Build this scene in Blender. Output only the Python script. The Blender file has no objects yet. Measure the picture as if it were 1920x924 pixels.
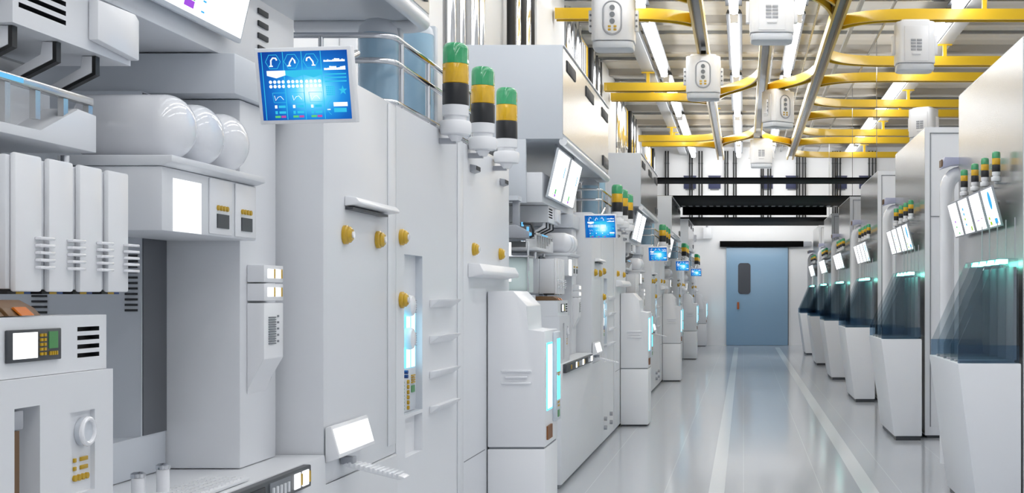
import bpy, bmesh, math
from math import pi, sin, cos
from mathutils import Vector, Matrix

S = bpy.context.scene
COL = S.collection
FPX = 2400.0            # focal length in pixels of the 1920 wide frame
EYE = 1.5               # camera height
BAY = 7.6               # length of one machine bay on the long side of the aisle
KIO = 4.72              # spacing of the kiosks

# ------------------------------------------------------------------ materials
def lin(c):
    out = []
    for v in c:
        v = v / 255.0
        out.append(v / 12.92 if v <= 0.04045 else ((v + 0.055) / 1.055) ** 2.4)
    return (*out, 1.0)

def mat(name, col, rough=0.4, metal=0.0, emit=None, es=0.0, var=0.02, scale=2.0, coat=0.0, trans=0.0, tint=0.0, aniso=None):
    m = bpy.data.materials.new(name); m.use_nodes = True
    nt = m.node_tree; b = nt.nodes['Principled BSDF']
    c = lin(col)
    b.inputs['Base Color'].default_value = c
    b.inputs['Metallic'].default_value = metal
    b.inputs['Roughness'].default_value = rough
    if coat:
        b.inputs['Coat Weight'].default_value = coat; b.inputs['Coat Roughness'].default_value = 0.08
    if trans:
        b.inputs['Transmission Weight'].default_value = trans
    if emit is not None:
        b.inputs['Emission Color'].default_value = lin(emit); b.inputs['Emission Strength'].default_value = es
        m.cycles.emission_sampling = 'NONE'
    if var:
        tc = nt.nodes.new('ShaderNodeTexCoord'); n = nt.nodes.new('ShaderNodeTexNoise')
        n.inputs['Scale'].default_value = scale; n.inputs['Detail'].default_value = 3
        vec = tc.outputs['Object']
        if aniso:
            mp = nt.nodes.new('ShaderNodeMapping'); mp.inputs['Scale'].default_value = aniso
            nt.links.new(vec, mp.inputs['Vector']); vec = mp.outputs['Vector']
        nt.links.new(vec, n.inputs['Vector'])
        r = nt.nodes.new('ShaderNodeMapRange')
        r.inputs['To Min'].default_value = max(0.02, rough - var); r.inputs['To Max'].default_value = rough + var
        nt.links.new(n.outputs['Fac'], r.inputs['Value']); nt.links.new(r.outputs['Result'], b.inputs['Roughness'])
        if tint:
            mx = nt.nodes.new('ShaderNodeMix'); mx.data_type = 'RGBA'
            mx.inputs[6].default_value = c
            mx.inputs[7].default_value = (c[0] * (1 - tint), c[1] * (1 - tint), c[2] * (1 - tint), 1)
            nt.links.new(n.outputs['Fac'], mx.inputs[0]); nt.links.new(mx.outputs[2], b.inputs['Base Color'])
    return m

def glassmat(name, col, gloss=0.08, rough=0.05):
    m = bpy.data.materials.new(name); m.use_nodes = True
    nt = m.node_tree; nt.nodes.remove(nt.nodes['Principled BSDF'])
    out = nt.nodes['Material Output']
    t = nt.nodes.new('ShaderNodeBsdfTransparent'); t.inputs['Color'].default_value = lin(col)
    g = nt.nodes.new('ShaderNodeBsdfGlossy'); g.inputs['Roughness'].default_value = rough
    g.inputs['Color'].default_value = (0.9, 0.95, 1, 1)
    f = nt.nodes.new('ShaderNodeFresnel'); f.inputs['IOR'].default_value = 1.45
    a = nt.nodes.new('ShaderNodeMath'); a.operation = 'MULTIPLY'; a.inputs[1].default_value = gloss * 12
    a.use_clamp = True
    nt.links.new(f.outputs[0], a.inputs[0])
    x = nt.nodes.new('ShaderNodeMixShader')
    nt.links.new(a.outputs[0], x.inputs[0]); nt.links.new(t.outputs[0], x.inputs[1]); nt.links.new(g.outputs[0], x.inputs[2])
    nt.links.new(x.outputs[0], out.inputs['Surface'])
    return m

def emitmat(name, col, strength):
    m = bpy.data.materials.new(name); m.use_nodes = True
    nt = m.node_tree; nt.nodes.remove(nt.nodes['Principled BSDF'])
    e = nt.nodes.new('ShaderNodeEmission'); e.inputs['Color'].default_value = lin(col); e.inputs['Strength'].default_value = strength
    nt.links.new(e.outputs[0], nt.nodes['Material Output'].inputs['Surface'])
    m.cycles.emission_sampling = 'FRONT' if 'tube' in name else 'NONE'
    return m

M = {}
M['white'] = mat('white_paint', (225, 227, 231), 0.34, var=0.015, scale=1.5, tint=0.03)
M['soft'] = mat('soft_white_plastic', (234, 235, 238), 0.3, var=0.01, scale=2, coat=0.1)
M['cool'] = mat('cool_white_paint', (208, 213, 220), 0.36, var=.015, scale=1.2, tint=0.04)
M['tank'] = mat('white_enamel', (234, 235, 239), 0.1, var=0.005, coat=0.6)
M['grey'] = mat('grey_paint', (160, 163, 170), 0.4, scale=3)
M['midgrey'] = mat('mid_grey_paint', (118, 122, 128), 0.42)
M['dark'] = mat('dark_grey', (62, 65, 70), 0.4)
M['black'] = mat('black_metal', (14, 14, 16), 0.45)
M['slot'] = mat('dark_slot', (48, 50, 54), 0.6)
M['steel'] = mat('brushed_stainless', (206, 206, 205), 0.22, 0.8, var=0.012, scale=0.7)
M['chrome'] = mat('chrome', (214, 216, 220), 0.1, 1.0, var=0.01)
M['yellow'] = mat('yellow_rail_paint', (220, 180, 36), 0.3, scale=2, coat=0.3)
M['web'] = mat('rail_web_grey', (112, 122, 136), 0.25, 0.4)
M['amberlens'] = mat('amber_lens', (226, 182, 26), 0.12, emit=(240, 175, 0), es=0.12, coat=0.5, tint=0.45, scale=45, aniso=(1, 1, .35))
M['greenlens'] = mat('green_lens', (64, 168, 114), 0.1, emit=(50, 175, 105), es=0.1, coat=0.5, tint=0.5, scale=45, aniso=(1, 1, .35))
M['towerblack'] = mat('tower_black', (36, 37, 40), 0.3)
M['knob'] = mat('yellow_knob', (200, 160, 24), 0.25, coat=0.4)
M['button'] = mat('yellow_button', (190, 152, 20), 0.35)
M['brown'] = mat('brown_strip', (104, 74, 42), 0.4)
M['amber'] = mat('amber_block', (190, 104, 24), 0.25, emit=(230, 120, 10), es=0.08)
M['copper'] = mat('copper_fins', (140, 92, 56), 0.4, 0.3)
M['green'] = mat('green_display', (70, 130, 76), 0.3, emit=(70, 140, 70), es=0.1)
M['navy'] = mat('navy_box', (58, 64, 96), 0.4)
M['ducted'] = mat('black_duct', (6, 6, 7), 0.6)
M['blueplastic'] = mat('blue_cylinder', (164, 200, 224), 0.15, coat=0.5, trans=0.0)
M['bluedark'] = mat('blue_connector', (34, 66, 130), 0.35)
M['door'] = mat('blue_door_paint', (146, 180, 208), 0.3, tint=0.06, scale=1)
M['doorglass'] = mat('dark_door_glass', (72, 76, 84), 0.15)
M['orange'] = mat('orange_handle', (176, 90, 40), 0.35)
M['lav'] = mat('lavender_bracket', (176, 180, 206), 0.3)
M['beam'] = mat('beam_grey', (172, 174, 176), 0.4)
M['purlin'] = mat('purlin_warm_grey', (176, 172, 166), 0.5)
M['conduitgrey'] = mat('conduit_grey', (150, 152, 154), 0.22, 0.7)
M['tileline'] = mat('floor_stripe_paint', (220, 224, 226), 0.3, var=.01)
M['wall'] = mat('white_wall_paint', (240, 241, 243), 0.45, scale=1.5, tint=0.02)
M['glass'] = glassmat('clear_glass', (232, 240, 244))
M['tinted'] = glassmat('smoked_glass', (232, 236, 238), 0.05)
M['blueglass'] = glassmat('blue_glass', (212, 226, 238), 0.06)
M['aquaglass'] = glassmat('aqua_glass', (215, 238, 236), 0.1)
M['tube'] = emitmat('lamp_tube', (253, 254, 255), 14.7)
M['screen'] = emitmat('white_screen', (250, 253, 255), 1.7)
M['screencyan'] = emitmat('cyan_screen', (96, 222, 255), 2.4)
M['teal'] = emitmat('teal_lamp', (70, 226, 196), 2.6)
M['tealwhite'] = emitmat('teal_white_lamp', (130, 255, 222), 12.0)
M['led'] = emitmat('blue_led', (120, 205, 255), 0.95)  # blue lamps, and the blue reflection drawn on the rack's top bar
M['windowlit'] = emitmat('lit_window', (255, 253, 246), 1.5)
M['icoW'] = emitmat('screen_white_print', (240, 250, 255), 1.25)
M['icoC'] = emitmat('screen_cyan_print', (60, 200, 240), 1.0)
M['icoG'] = emitmat('screen_green_print', (110, 220, 130), 0.9)
M['icoP'] = emitmat('screen_pink_print', (214, 90, 170), 0.9)
M['icoV'] = emitmat('screen_violet_print', (170, 90, 230), 1.0)
M['icoY'] = emitmat('screen_lime_print', (170, 215, 60), 1.0)
M['icoB'] = emitmat('screen_sky_print', (70, 180, 240), 1.1)

def bluescreen():
    m = bpy.data.materials.new('blue_dashboard_screen'); m.use_nodes = True
    nt = m.node_tree; nt.nodes.remove(nt.nodes['Principled BSDF'])
    tc = nt.nodes.new('ShaderNodeTexCoord')
    mp = nt.nodes.new('ShaderNodeMapping'); mp.inputs['Location'].default_value = (-0.022, 0, 0.02)
    mp.inputs['Scale'].default_value = (1, 0, 1.25)
    nt.links.new(tc.outputs['Object'], mp.inputs['Vector'])
    ln = nt.nodes.new('ShaderNodeVectorMath'); ln.operation = 'LENGTH'
    nt.links.new(mp.outputs['Vector'], ln.inputs[0])
    cr = nt.nodes.new('ShaderNodeValToRGB')
    e = cr.color_ramp.elements
    e[0].position = 0.0; e[0].color = lin((235, 252, 255))
    e[1].position = 0.19; e[1].color = lin((20, 66, 150))
    for p, c in ((0.022, (200, 245, 255)), (0.05, (90, 205, 248)), (0.09, (36, 140, 220)), (0.13, (26, 100, 186))):
        x = e.new(p); x.color = lin(c)
    nt.links.new(ln.outputs['Value'], cr.inputs['Fac'])
    em = nt.nodes.new('ShaderNodeEmission'); em.inputs['Strength'].default_value = 1.15
    nt.links.new(cr.outputs['Color'], em.inputs['Color'])
    nt.links.new(em.outputs[0], nt.nodes['Material Output'].inputs['Surface'])
    m.cycles.emission_sampling = 'NONE'
    return m
M['blue'] = bluescreen()

def floormat():
    m = bpy.data.materials.new('glossy_floor_tiles'); m.use_nodes = True
    nt = m.node_tree; b = nt.nodes['Principled BSDF']
    tc = nt.nodes.new('ShaderNodeTexCoord')
    sx = nt.nodes.new('ShaderNodeSeparateXYZ'); nt.links.new(tc.outputs['Object'], sx.inputs[0])
    def seam(sock, pitch, width):
        md = nt.nodes.new('ShaderNodeMath'); md.operation = 'PINGPONG'; md.inputs[1].default_value = pitch / 2
        nt.links.new(sock, md.inputs[0])
        ls = nt.nodes.new('ShaderNodeMath'); ls.operation = 'LESS_THAN'; ls.inputs[1].default_value = width / 2
        nt.links.new(md.outputs[0], ls.inputs[0]); return ls.outputs[0]
    lines_ = seam(sx.outputs['X'], .6, .006)
    cm = nt.nodes.new('ShaderNodeMix'); cm.data_type = 'RGBA'
    cm.inputs[6].default_value = lin((184, 188, 194)); cm.inputs[7].default_value = lin((206, 210, 214))
    nt.links.new(lines_, cm.inputs[0]); nt.links.new(cm.outputs[2], b.inputs['Base Color'])
    n = nt.nodes.new('ShaderNodeTexNoise'); n.inputs['Scale'].default_value = 1.3
    mp = nt.nodes.new('ShaderNodeMapping'); mp.inputs['Scale'].default_value = (6, 0.5, 1)
    nt.links.new(tc.outputs['Object'], mp.inputs['Vector']); nt.links.new(mp.outputs['Vector'], n.inputs['Vector'])
    r = nt.nodes.new('ShaderNodeMapRange'); r.inputs['To Min'].default_value = 0.285; r.inputs['To Max'].default_value = 0.31
    nt.links.new(n.outputs['Fac'], r.inputs['Value']); nt.links.new(r.outputs['Result'], b.inputs['Roughness'])
    b.inputs['Specular IOR Level'].default_value = 0.04
    b.inputs['Coat Weight'].default_value = 0.8; b.inputs['Coat Roughness'].default_value = 0.11
    b.inputs['Coat IOR'].default_value = 1.6
    return m
M['ducted'].node_tree.nodes['Principled BSDF'].inputs['Specular IOR Level'].default_value = 0.05
M['aquapanel'] = mat('aqua_enamel', (200, 216, 215), 0.12)
M['recessdark'] = mat('dark_recess_paint', (96, 99, 105), 0.5, tint=.15, scale=4)
M['floor'] = floormat()
tb_ = M['tileline'].node_tree.nodes['Principled BSDF']
tb_.inputs['Specular IOR Level'].default_value = 0.04
tb_.inputs['Coat Weight'].default_value = 0.7; tb_.inputs['Coat Roughness'].default_value = 0.11

def ceilmat():
    m = bpy.data.materials.new('ceiling_sheet'); m.use_nodes = True
    nt = m.node_tree; b = nt.nodes['Principled BSDF']
    tc = nt.nodes.new('ShaderNodeTexCoord')
    w = nt.nodes.new('ShaderNodeTexWave'); w.bands_direction = 'Y'; w.inputs['Scale'].default_value = 0.8
    nt.links.new(tc.outputs['Object'], w.inputs['Vector'])
    n = nt.nodes.new('ShaderNodeTexNoise'); n.inputs['Scale'].default_value = 0.4
    nt.links.new(tc.outputs['Object'], n.inputs['Vector'])
    mx = nt.nodes.new('ShaderNodeMix'); mx.data_type = 'RGBA'
    mx.inputs[6].default_value = lin((242, 240, 235)); mx.inputs[7].default_value = lin((230, 225, 215))
    nt.links.new(n.outputs['Fac'], mx.inputs[0]); nt.links.new(mx.outputs[2], b.inputs['Base Color'])
    bp = nt.nodes.new('ShaderNodeBump'); bp.inputs['Strength'].default_value = 0.5; bp.inputs['Distance'].default_value = 0.03
    nt.links.new(w.outputs['Fac'], bp.inputs['Height']); nt.links.new(bp.outputs['Normal'], b.inputs['Normal'])
    b.inputs['Roughness'].default_value = 0.5
    return m
M['ceil'] = ceilmat()

# ------------------------------------------------------------------ mesh builder
class MB:
    def __init__(s):
        s.bm = bmesh.new(); s.mats = []
    def mi(s, m):
        m = M[m]
        if m not in s.mats: s.mats.append(m)
        return s.mats.index(m)
    def _merge(s, t, m, bev=0, seg=2):
        if bev:
            bmesh.ops.bevel(t, geom=list(t.edges), offset=bev, segments=seg, affect='EDGES', profile=0.5)
        i = s.mi(m)
        for f in t.faces: f.material_index = i
        bmesh.ops.recalc_face_normals(t, faces=list(t.faces))
        me = bpy.data.meshes.new('tmp'); t.to_mesh(me); t.free()
        s.bm.from_mesh(me); bpy.data.meshes.remove(me)
        return s
    def box(s, x0, x1, y0, y1, z0, z1, m, bev=0, seg=2):
        t = bmesh.new()
        v = [t.verts.new((x, y, z)) for x in (x0, x1) for y in (y0, y1) for z in (z0, z1)]
        for q in ((0, 1, 3, 2), (4, 6, 7, 5), (0, 4, 5, 1), (2, 3, 7, 6), (0, 2, 6, 4), (1, 5, 7, 3)):
            t.faces.new([v[i] for i in q])
        return s._merge(t, m, bev, seg)
    def prism(s, pts, ax, a, b, m, bev=0, seg=2):
        t = bmesh.new()
        def P(u, v, w):
            return {'X': (w, u, v), 'Y': (u, w, v), 'Z': (u, v, w)}[ax]
        A = [t.verts.new(P(u, v, a)) for u, v in pts]; B = [t.verts.new(P(u, v, b)) for u, v in pts]
        t.faces.new(A); t.faces.new(B[::-1])
        n = len(pts)
        for i in range(n):
            t.faces.new([A[i], A[(i + 1) % n], B[(i + 1) % n], B[i]])
        return s._merge(t, m, bev, seg)
    def cyl(s, p0, p1, r, m, r2=None, n=24, bev=0):
        t = bmesh.new(); p0 = Vector(p0); p1 = Vector(p1); d = p1 - p0
        q = d.to_track_quat('Z', 'Y').to_matrix().to_4x4()
        bmesh.ops.create_cone(t, cap_ends=True, segments=n, radius1=r, radius2=r if r2 is None else r2, depth=d.length,
                              matrix=Matrix.Translation((p0 + p1) / 2) @ q)
        if bev:
            ed = [e for e in t.edges if any(len(f.verts) > 4 for f in e.link_faces)]
            bmesh.ops.bevel(t, geom=ed, offset=bev, segments=3, affect='EDGES', profile=0.5)
        return s._merge(t, m)
    def lathe(s, prof, org, ax, m, n=32):
        t = bmesh.new(); q = Vector(ax).to_track_quat('Z', 'Y').to_matrix(); org = Vector(org)
        rings = []
        for r, h in prof:
            if r < 1e-6:
                rings.append([t.verts.new(org + q @ Vector((0, 0, h)))])
            else:
                rings.append([t.verts.new(org + q @ Vector((r * cos(2 * pi * i / n), r * sin(2 * pi * i / n), h))) for i in range(n)])
        for a, b in zip(rings, rings[1:]):
            for i in range(n):
                j = (i + 1) % n
                if len(a) == 1 and len(b) == 1: continue
                if len(a) == 1: t.faces.new([a[0], b[i], b[j]])
                elif len(b) == 1: t.faces.new([a[i], a[j], b[0]])
                else: t.faces.new([a[i], a[j], b[j], b[i]])
        for R in (rings[0], rings[-1]):
            if len(R) > 1: t.faces.new(R)
        return s._merge(t, m)
    def tube(s, pts, r, m, n=12):
        t = bmesh.new(); pts = [Vector(p) for p in pts]; rings = []
        up = None
        for i, p in enumerate(pts):
            d = (pts[min(i + 1, len(pts) - 1)] - pts[max(i - 1, 0)]).normalized()
            if up is None:
                up = Vector((0, 0, 1)) if abs(d.z) < 0.9 else Vector((0, 1, 0))
            sd = d.cross(up).normalized(); up = sd.cross(d).normalized()
            rings.append([t.verts.new(p + sd * r * cos(2 * pi * k / n) + up * r * sin(2 * pi * k / n)) for k in range(n)])
        for a, b in zip(rings, rings[1:]):
            for k in range(n):
                t.faces.new([a[k], a[(k + 1) % n], b[(k + 1) % n], b[k]])
        t.faces.new(rings[0]); t.faces.new(rings[-1])
        return s._merge(t, m)
    def torus(s, c, ax, R, r, m, n=36, k=10):
        t = bmesh.new(); q = Vector(ax).to_track_quat('Z', 'Y').to_matrix(); c = Vector(c)
        vs = [[t.verts.new(c + q @ Vector(((R + r * cos(2 * pi * j / k)) * cos(2 * pi * i / n), (R + r * cos(2 * pi * j / k)) * sin(2 * pi * i / n), r * sin(2 * pi * j / k)))) for j in range(k)] for i in range(n)]
        for i in range(n):
            for j in range(k):
                t.faces.new([vs[i][j], vs[(i + 1) % n][j], vs[(i + 1) % n][(j + 1) % k], vs[i][(j + 1) % k]])
        return s._merge(t, m)
    def recess(s, x0, x1, y0, y1, z0, z1, m, holes, face='+X'):
        """a box whose front face has recesses (a0,a1,b0,b1,depth,side material,back material)"""
        t = bmesh.new()
        front = {'+X': x1, '-X': x0, '-Y': y0}[face]; sg = -1 if face == '+X' else 1
        def P(a, b, d=0.0):
            return (front + sg * d, a, b) if face in ('+X', '-X') else (a, front + sg * d, b)
        A0, A1 = (y0, y1) if face in ('+X', '-X') else (x0, x1)
        us = sorted({A0, A1, *[h[0] for h in holes], *[h[1] for h in holes]})
        vs = sorted({z0, z1, *[h[2] for h in holes], *[h[3] for h in holes]})
        base = s.mi(m)
        def F(pts, mi):
            f = t.faces.new([t.verts.new(p) for p in pts]); f.material_index = mi
        for i in range(len(us) - 1):
            for j in range(len(vs) - 1):
                ca, cb = (us[i] + us[i + 1]) / 2, (vs[j] + vs[j + 1]) / 2
                if any(h[0] < ca < h[1] and h[2] < cb < h[3] for h in holes): continue
                F([P(us[i], vs[j]), P(us[i + 1], vs[j]), P(us[i + 1], vs[j + 1]), P(us[i], vs[j + 1])], base)
        for a0, a1, b0, b1, d, ms, mb in holes:
            F([P(a0, b0, d), P(a1, b0, d), P(a1, b1, d), P(a0, b1, d)], s.mi(mb))
            uu = [u for u in us if a0 <= u <= a1]; vv = [v for v in vs if b0 <= v <= b1]
            for u, w in zip(uu, uu[1:]):
                for b in (b0, b1): F([P(u, b), P(w, b), P(w, b, d), P(u, b, d)], s.mi(ms))
            for u, w in zip(vv, vv[1:]):
                for a in (a0, a1): F([P(a, u), P(a, w), P(a, w, d), P(a, u, d)], s.mi(ms))
        back = {'+X': x0, '-X': x1, '-Y': y1}[face]; D = abs(back - front)
        F([P(A0, z0, D), P(A1, z0, D), P(A1, z1, D), P(A0, z1, D)], base)
        for u, w in zip(us, us[1:]):
            for b in (z0, z1): F([P(u, b), P(w, b), P(w, b, D), P(u, b, D)], base)
        for u, w in zip(vs, vs[1:]):
            for a in (A0, A1): F([P(a, u), P(a, w), P(a, w, D), P(a, u, D)], base)
        bmesh.ops.remove_doubles(t, verts=list(t.verts), dist=1e-5)
        bmesh.ops.recalc_face_normals(t, faces=list(t.faces))
        me = bpy.data.meshes.new('tmp'); t.to_mesh(me); t.free()
        s.bm.from_mesh(me); bpy.data.meshes.remove(me)
        return s
    def build(s, name, parent=None, off=(0, 0, 0)):
        bmesh.ops.translate(s.bm, verts=list(s.bm.verts), vec=-Vector(off))
        for f in s.bm.faces: f.smooth = True
        me = bpy.data.meshes.new(name); s.bm.to_mesh(me); s.bm.free()
        for m in s.mats: me.materials.append(m)
        me.set_sharp_from_angle(angle=math.radians(32))
        o = bpy.data.objects.new(name, me); COL.objects.link(o)
        if parent is not None: o.parent = parent
        return o

def B(*a, **k): return MB().box(*a, **k)

class Thing:
    def __init__(s, name, cat, label, loc, group=None, rot=None, local=False):
        s.loc = Vector(loc); s.local = local
        s.root = bpy.data.objects.new(name, None); COL.objects.link(s.root)
        s.root.empty_display_size = 0.05
        s.root.location = s.loc
        if rot: s.root.rotation_euler = rot
        s.root['label'] = label; s.root['category'] = cat
        if group: s.root['group'] = group
    def part(s, name, mb, under=None, label=None):
        o = mb.build(name, under or s.root, (0, 0, 0) if s.local else s.loc)
        if label: o['label'] = label
        return o

def marks(t, mb_args, under):
    for a in mb_args: t.part('chart_mark', B(*a), under)

def single(name, cat, label, mb, loc, group=None):
    o = mb.build(name, None, loc); o.location = loc
    o['label'] = label; o['category'] = cat
    if group: o['group'] = group
    return o

def structure(name, mb, label=None, parent=None):
    o = mb.build(name, parent)
    if parent is None: o['kind'] = 'structure'
    if label: o['label'] = label
    return o

def copy_tree(o, parent=None):
    c = o.copy(); COL.objects.link(c)
    if parent is not None: c.parent = parent
    for ch in list(o.children): copy_tree(ch, c)
    return c

LB = ['bay farthest from blue door', 'fourth bay from blue door', 'third bay from blue door', 'second bay from blue door', 'bay closest to blue door']
LK = ['kiosk farthest from blue door', 'fifth kiosk from blue door', 'fourth kiosk from blue door',
      'third kiosk from blue door', 'second kiosk from blue door', 'kiosk closest to blue door']
BAYS = []      # (root, template, which bays)
KIOS = []
def bay(t, ks=(0, 1, 2, 3, 4)):
    r = t.root if isinstance(t, Thing) else t
    BAYS.append((r, r['label'], ks)); return t
def kio(t, ks=(0, 1, 2, 3, 4, 5)):
    r = t.root if isinstance(t, Thing) else t
    KIOS.append((r, r['label'], ks)); return t
def spread(reg, pitch, phrases):
    for r, tpl, ks in reg:
        y0 = r.location.y
        for n, k in enumerate(ks):
            o = r if n == 0 else copy_tree(r)
            o.location.y = y0 + pitch * k
            o['label'] = tpl.format(b=phrases[k])

# ------------------------------------------------------------------ the room
RX0, RX1, RY0, RY1, RZ = -2.75, 6.0, -4.0, 38.1, 5.92
structure('floor', B(RX0 - .1, RX1 + .1, RY0 - .1, RY1 + .1, -0.1, 0, 'floor'))
structure('ceiling', B(RX0 - .1, RX1 + .1, RY0 - .1, RY1 + .1, RZ, RZ + .1, 'ceil'))
structure('wall_left', B(RX0 - .1, RX0, RY0, RY1, 0, RZ, 'wall'))
structure('wall_right', B(RX1, RX1 + .1, RY0, RY1, 0, RZ, 'wall'))
structure('wall_back', B(RX0 - .1, RX1 + .1, RY1, RY1 + .1, 0, RZ, 'wall'))
structure('wall_front', B(RX0 - .1, RX1 + .1, RY0 - .1, RY0, 0, RZ, 'wall'))
structure('trim_1', B(-0.265, -0.145, RY0, 36.6, 0.0002, 0.002, 'tileline'), 'pale floor stripe nearer the machine bays')
structure('trim_2', B(0.90, 1.03, RY0, 36.6, 0.0002, 0.002, 'tileline'), 'pale floor stripe nearer the kiosks')
# wall piers between the conduit runs on the long wall
for i in range(3):
    y = 8.7 + BAY * i
    structure('trim_%d' % (3 + i), B(RX0, RX0 + .12, y, y + 2.5, 0, RZ - .02, 'wall', bev=.01))
# purlins across the ceiling
n = 6
yy = 1.0
while yy < 38:
    structure('trim_%d' % n, B(RX0, RX1, yy, yy + .16, RZ - .13, RZ, 'purlin')); n += 1
    yy += 2.4
yy = 2.2
while yy < 38:
    structure('trim_%d' % n, B(RX0, RX1, yy, yy + .05, RZ - .05, RZ, 'conduitgrey')); n += 1
    yy += 2.4
for x in (-.62, .5, 1.1, 2.2):
    structure('trim_%d' % n, B(x, x + .03, RY0, RY1, RZ - .165, RZ - .131, 'conduitgrey')); n += 1
# ceiling girders running with the aisle
for x in (-1.78, 1.72, 3.34):
    g = MB()
    w = .11 if x != 1.72 else .03
    z0 = 5.66 if x != 1.72 else 5.74
    g.prism([(x - w, z0), (x + w, z0), (x + w, z0 + .02), (x + .012, z0 + .02), (x + .012, RZ - .15), (x + w, RZ - .15), (x + w, RZ - .132), (x - w, RZ - .132),
             (x - w, RZ - .15), (x - .012, RZ - .15), (x - .012, z0 + .02), (x - w, z0 + .02)], 'Y', RY0, RY1, 'beam')
    structure('trim_%d' % n, g); n += 1

# door in the end wall
d = structure('door_1', B(-0.51, 1.32, RY1 - .07, RY1 - .002, 0.004, 2.92, 'door', bev=.006), 'wide pale blue sliding door in the end wall')
def roundrect(x0, x1, z0, z1, r, k=6):
    p = []
    for cx, cz, a in ((x1 - r, z1 - r, 0), (x0 + r, z1 - r, pi / 2), (x0 + r, z0 + r, pi), (x1 - r, z0 + r, 1.5 * pi)):
        for i in range(k + 1):
            t = a + i * pi / 2 / k; p.append((cx + r * cos(t), cz + r * sin(t)))
    return p
structure('door_window', MB().prism(roundrect(-.16, .21, 1.53, 2.45, .09), 'Y', RY1 - .085, RY1 - .068, 'doorglass'), 'dark rounded window', d)
structure('door_handle', B(-.19, -.13, RY1 - .11, RY1 - .069, 1.08, 1.29, 'orange', bev=.008), 'orange handle', d)
structure('door_seam', B(1.322, 1.345, RY1 - .05, RY1 - .002, 0.004, 2.92, 'midgrey'), None, d)
t = Thing('door_track', 'door track', 'black sliding track box above the blue door', (.66, RY1 - .15, 2.93))
t.part('rail_cover', B(-.70, 1.78, RY1 - .16, RY1 - .003, 2.93, 3.1, 'ducted', bev=.008))
t.part('end_cap', B(1.782, 2.02, RY1 - .15, RY1 - .003, 2.94, 3.09, 'grey', bev=.008))

# end wall conduits, cable boxes
def bx_(x): return ((1220 + x / 4.174) - 1394) * RY1 / FPX
groups = [(118, 138), (307, 325), (380, 402), (583, 603), (650, 668), (865, 880, 918, 938), (1143, 1163, 1190, 1210), (1425, 1443, 1460, 1483), (1708, 1735, 1758)]
ordw = ['first', 'second', 'third', 'fourth', 'fifth', 'sixth', 'seventh', 'eighth', 'ninth']
for gi, g in enumerate(groups):
    for pi_, px in enumerate(g):
        x = bx_(px)
        t = Thing('conduit_pipe', 'pipe', 'thin black conduit, %s in the %s cluster along the end wall' % (ordw[pi_], ordw[gi]), (x, RY1 - .06, 3.75), 'conduits on the end wall')
        t.part('tube', MB().cyl((x, RY1 - .06, 3.75), (x, RY1 - .06, RZ - .14), .022, 'black', n=10))
        t.part('mounting_clip', B(x - .03, x + .03, RY1 - .06, RY1 - .001, 5.4, 5.43, 'midgrey'))
for i, (a, b) in enumerate([(260, 355), (453, 547), (860, 955), (1058, 1152), (1440, 1535), (1632, 1725)]):
    x0, x1 = bx_(a), bx_(b)
    t = Thing('cable_box', 'box', 'navy cable box on the end wall, %s along behind the black duct' % ordw[i], ((x0 + x1) / 2, RY1 - .05, 4.66), 'cable boxes on the end wall')
    t.part('housing', B(x0, x1, RY1 - .034, RY1 - .002, 4.66, 5.02, 'navy', bev=.006))
    t.part('lid_rim', B(x0 - .01, x1 + .01, RY1 - .035, RY1 - .002, 5.021, 5.05, 'navy'))
    t.part('mount_plate', B(x0 + .05, x1 - .05, RY1 - .02, RY1 - .002, 4.62, 4.659, 'midgrey'))
# wall camera
t = Thing('wall_camera', 'camera', 'small white camera housing bracketed on the end wall above the door', (-1.05, RY1 - .2, 3.15))
t.part('housing', B(-1.2, -.93, RY1 - .3, RY1 - .12, 3.16, 3.5, 'white', bev=.02))
t.part('mount_bracket', B(-1.42, -1.2, RY1 - .2, RY1 - .16, 3.17, 3.21, 'white'))
t.part('mount_stem', MB().cyl((-1.08, RY1 - .2, 3.5), (-1.08, RY1 - .2, 3.68), .03, 'grey'))
t.part('wall_plate', B(-1.46, -1.4, RY1 - .24, RY1 - .002, 3.1, 3.28, 'grey'))

# black ducts across the hall
def duct(label, y0, y1, z0, z1, ribbed=False, back=None):
    t = Thing('overhead_duct', 'duct', label, (0, (y0 + y1) / 2, z0))
    t.part('duct_body', B(-2.2, 2.4, y0, y1, z0, z1, 'ducted', bev=.006))
    for x in (2.3,):
        t.part('hanger_rod', MB().cyl((x, (y0 + y1) / 2, z1), (x, (y0 + y1) / 2, RZ - .002), .006, 'conduitgrey', n=8))
    if ribbed:
        m = MB()
        for i in range(23):
            x = -1.36 + i * .152
            m.box(x, x + .085, y1 - .55, y1 - .2, z0 - .004, z0 - .001, 'midgrey')
        t.part('vent_grille', m)
    if back:
        t.part('rear_panel', B(-1.36, 1.86, y1 + .001, y1 + .1, back, z0 + .02, 'ducted'))
duct('slim black overhead duct across the aisle, highest and closest to the pods', 21.6, 22.6, 3.46, 3.485)
duct('wide black overhead duct with a ribbed edge, middle of three', 25.45, 28.6, 3.46, 3.48, True, 3.29)
duct('black overhead duct deepest in the hall, closest to the door', 32.5, 36.2, 3.46, 3.48)

# added tube lamps, unseen behind the ducts, to brighten the end of the hall
for y, z, w_ in ((28.8, 3.42, 'ribbed'), (36.45, 3.54, 'deepest')):
    t = Thing('cove_lamp', 'lamp', 'tube lamp tucked behind the %s black duct' % w_, (.2, y, z), 'cove lamps')
    t.part('lamp_tube', MB().cyl((-1.3, y, z), (1.75, y, z), .06, 'tube', n=12))
    for x in (-1.33, 1.78): t.part('mount_cap', B(x - .03, x + .03, y - .1, y + .05, z - .05, z + .05, 'soft'))

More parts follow.
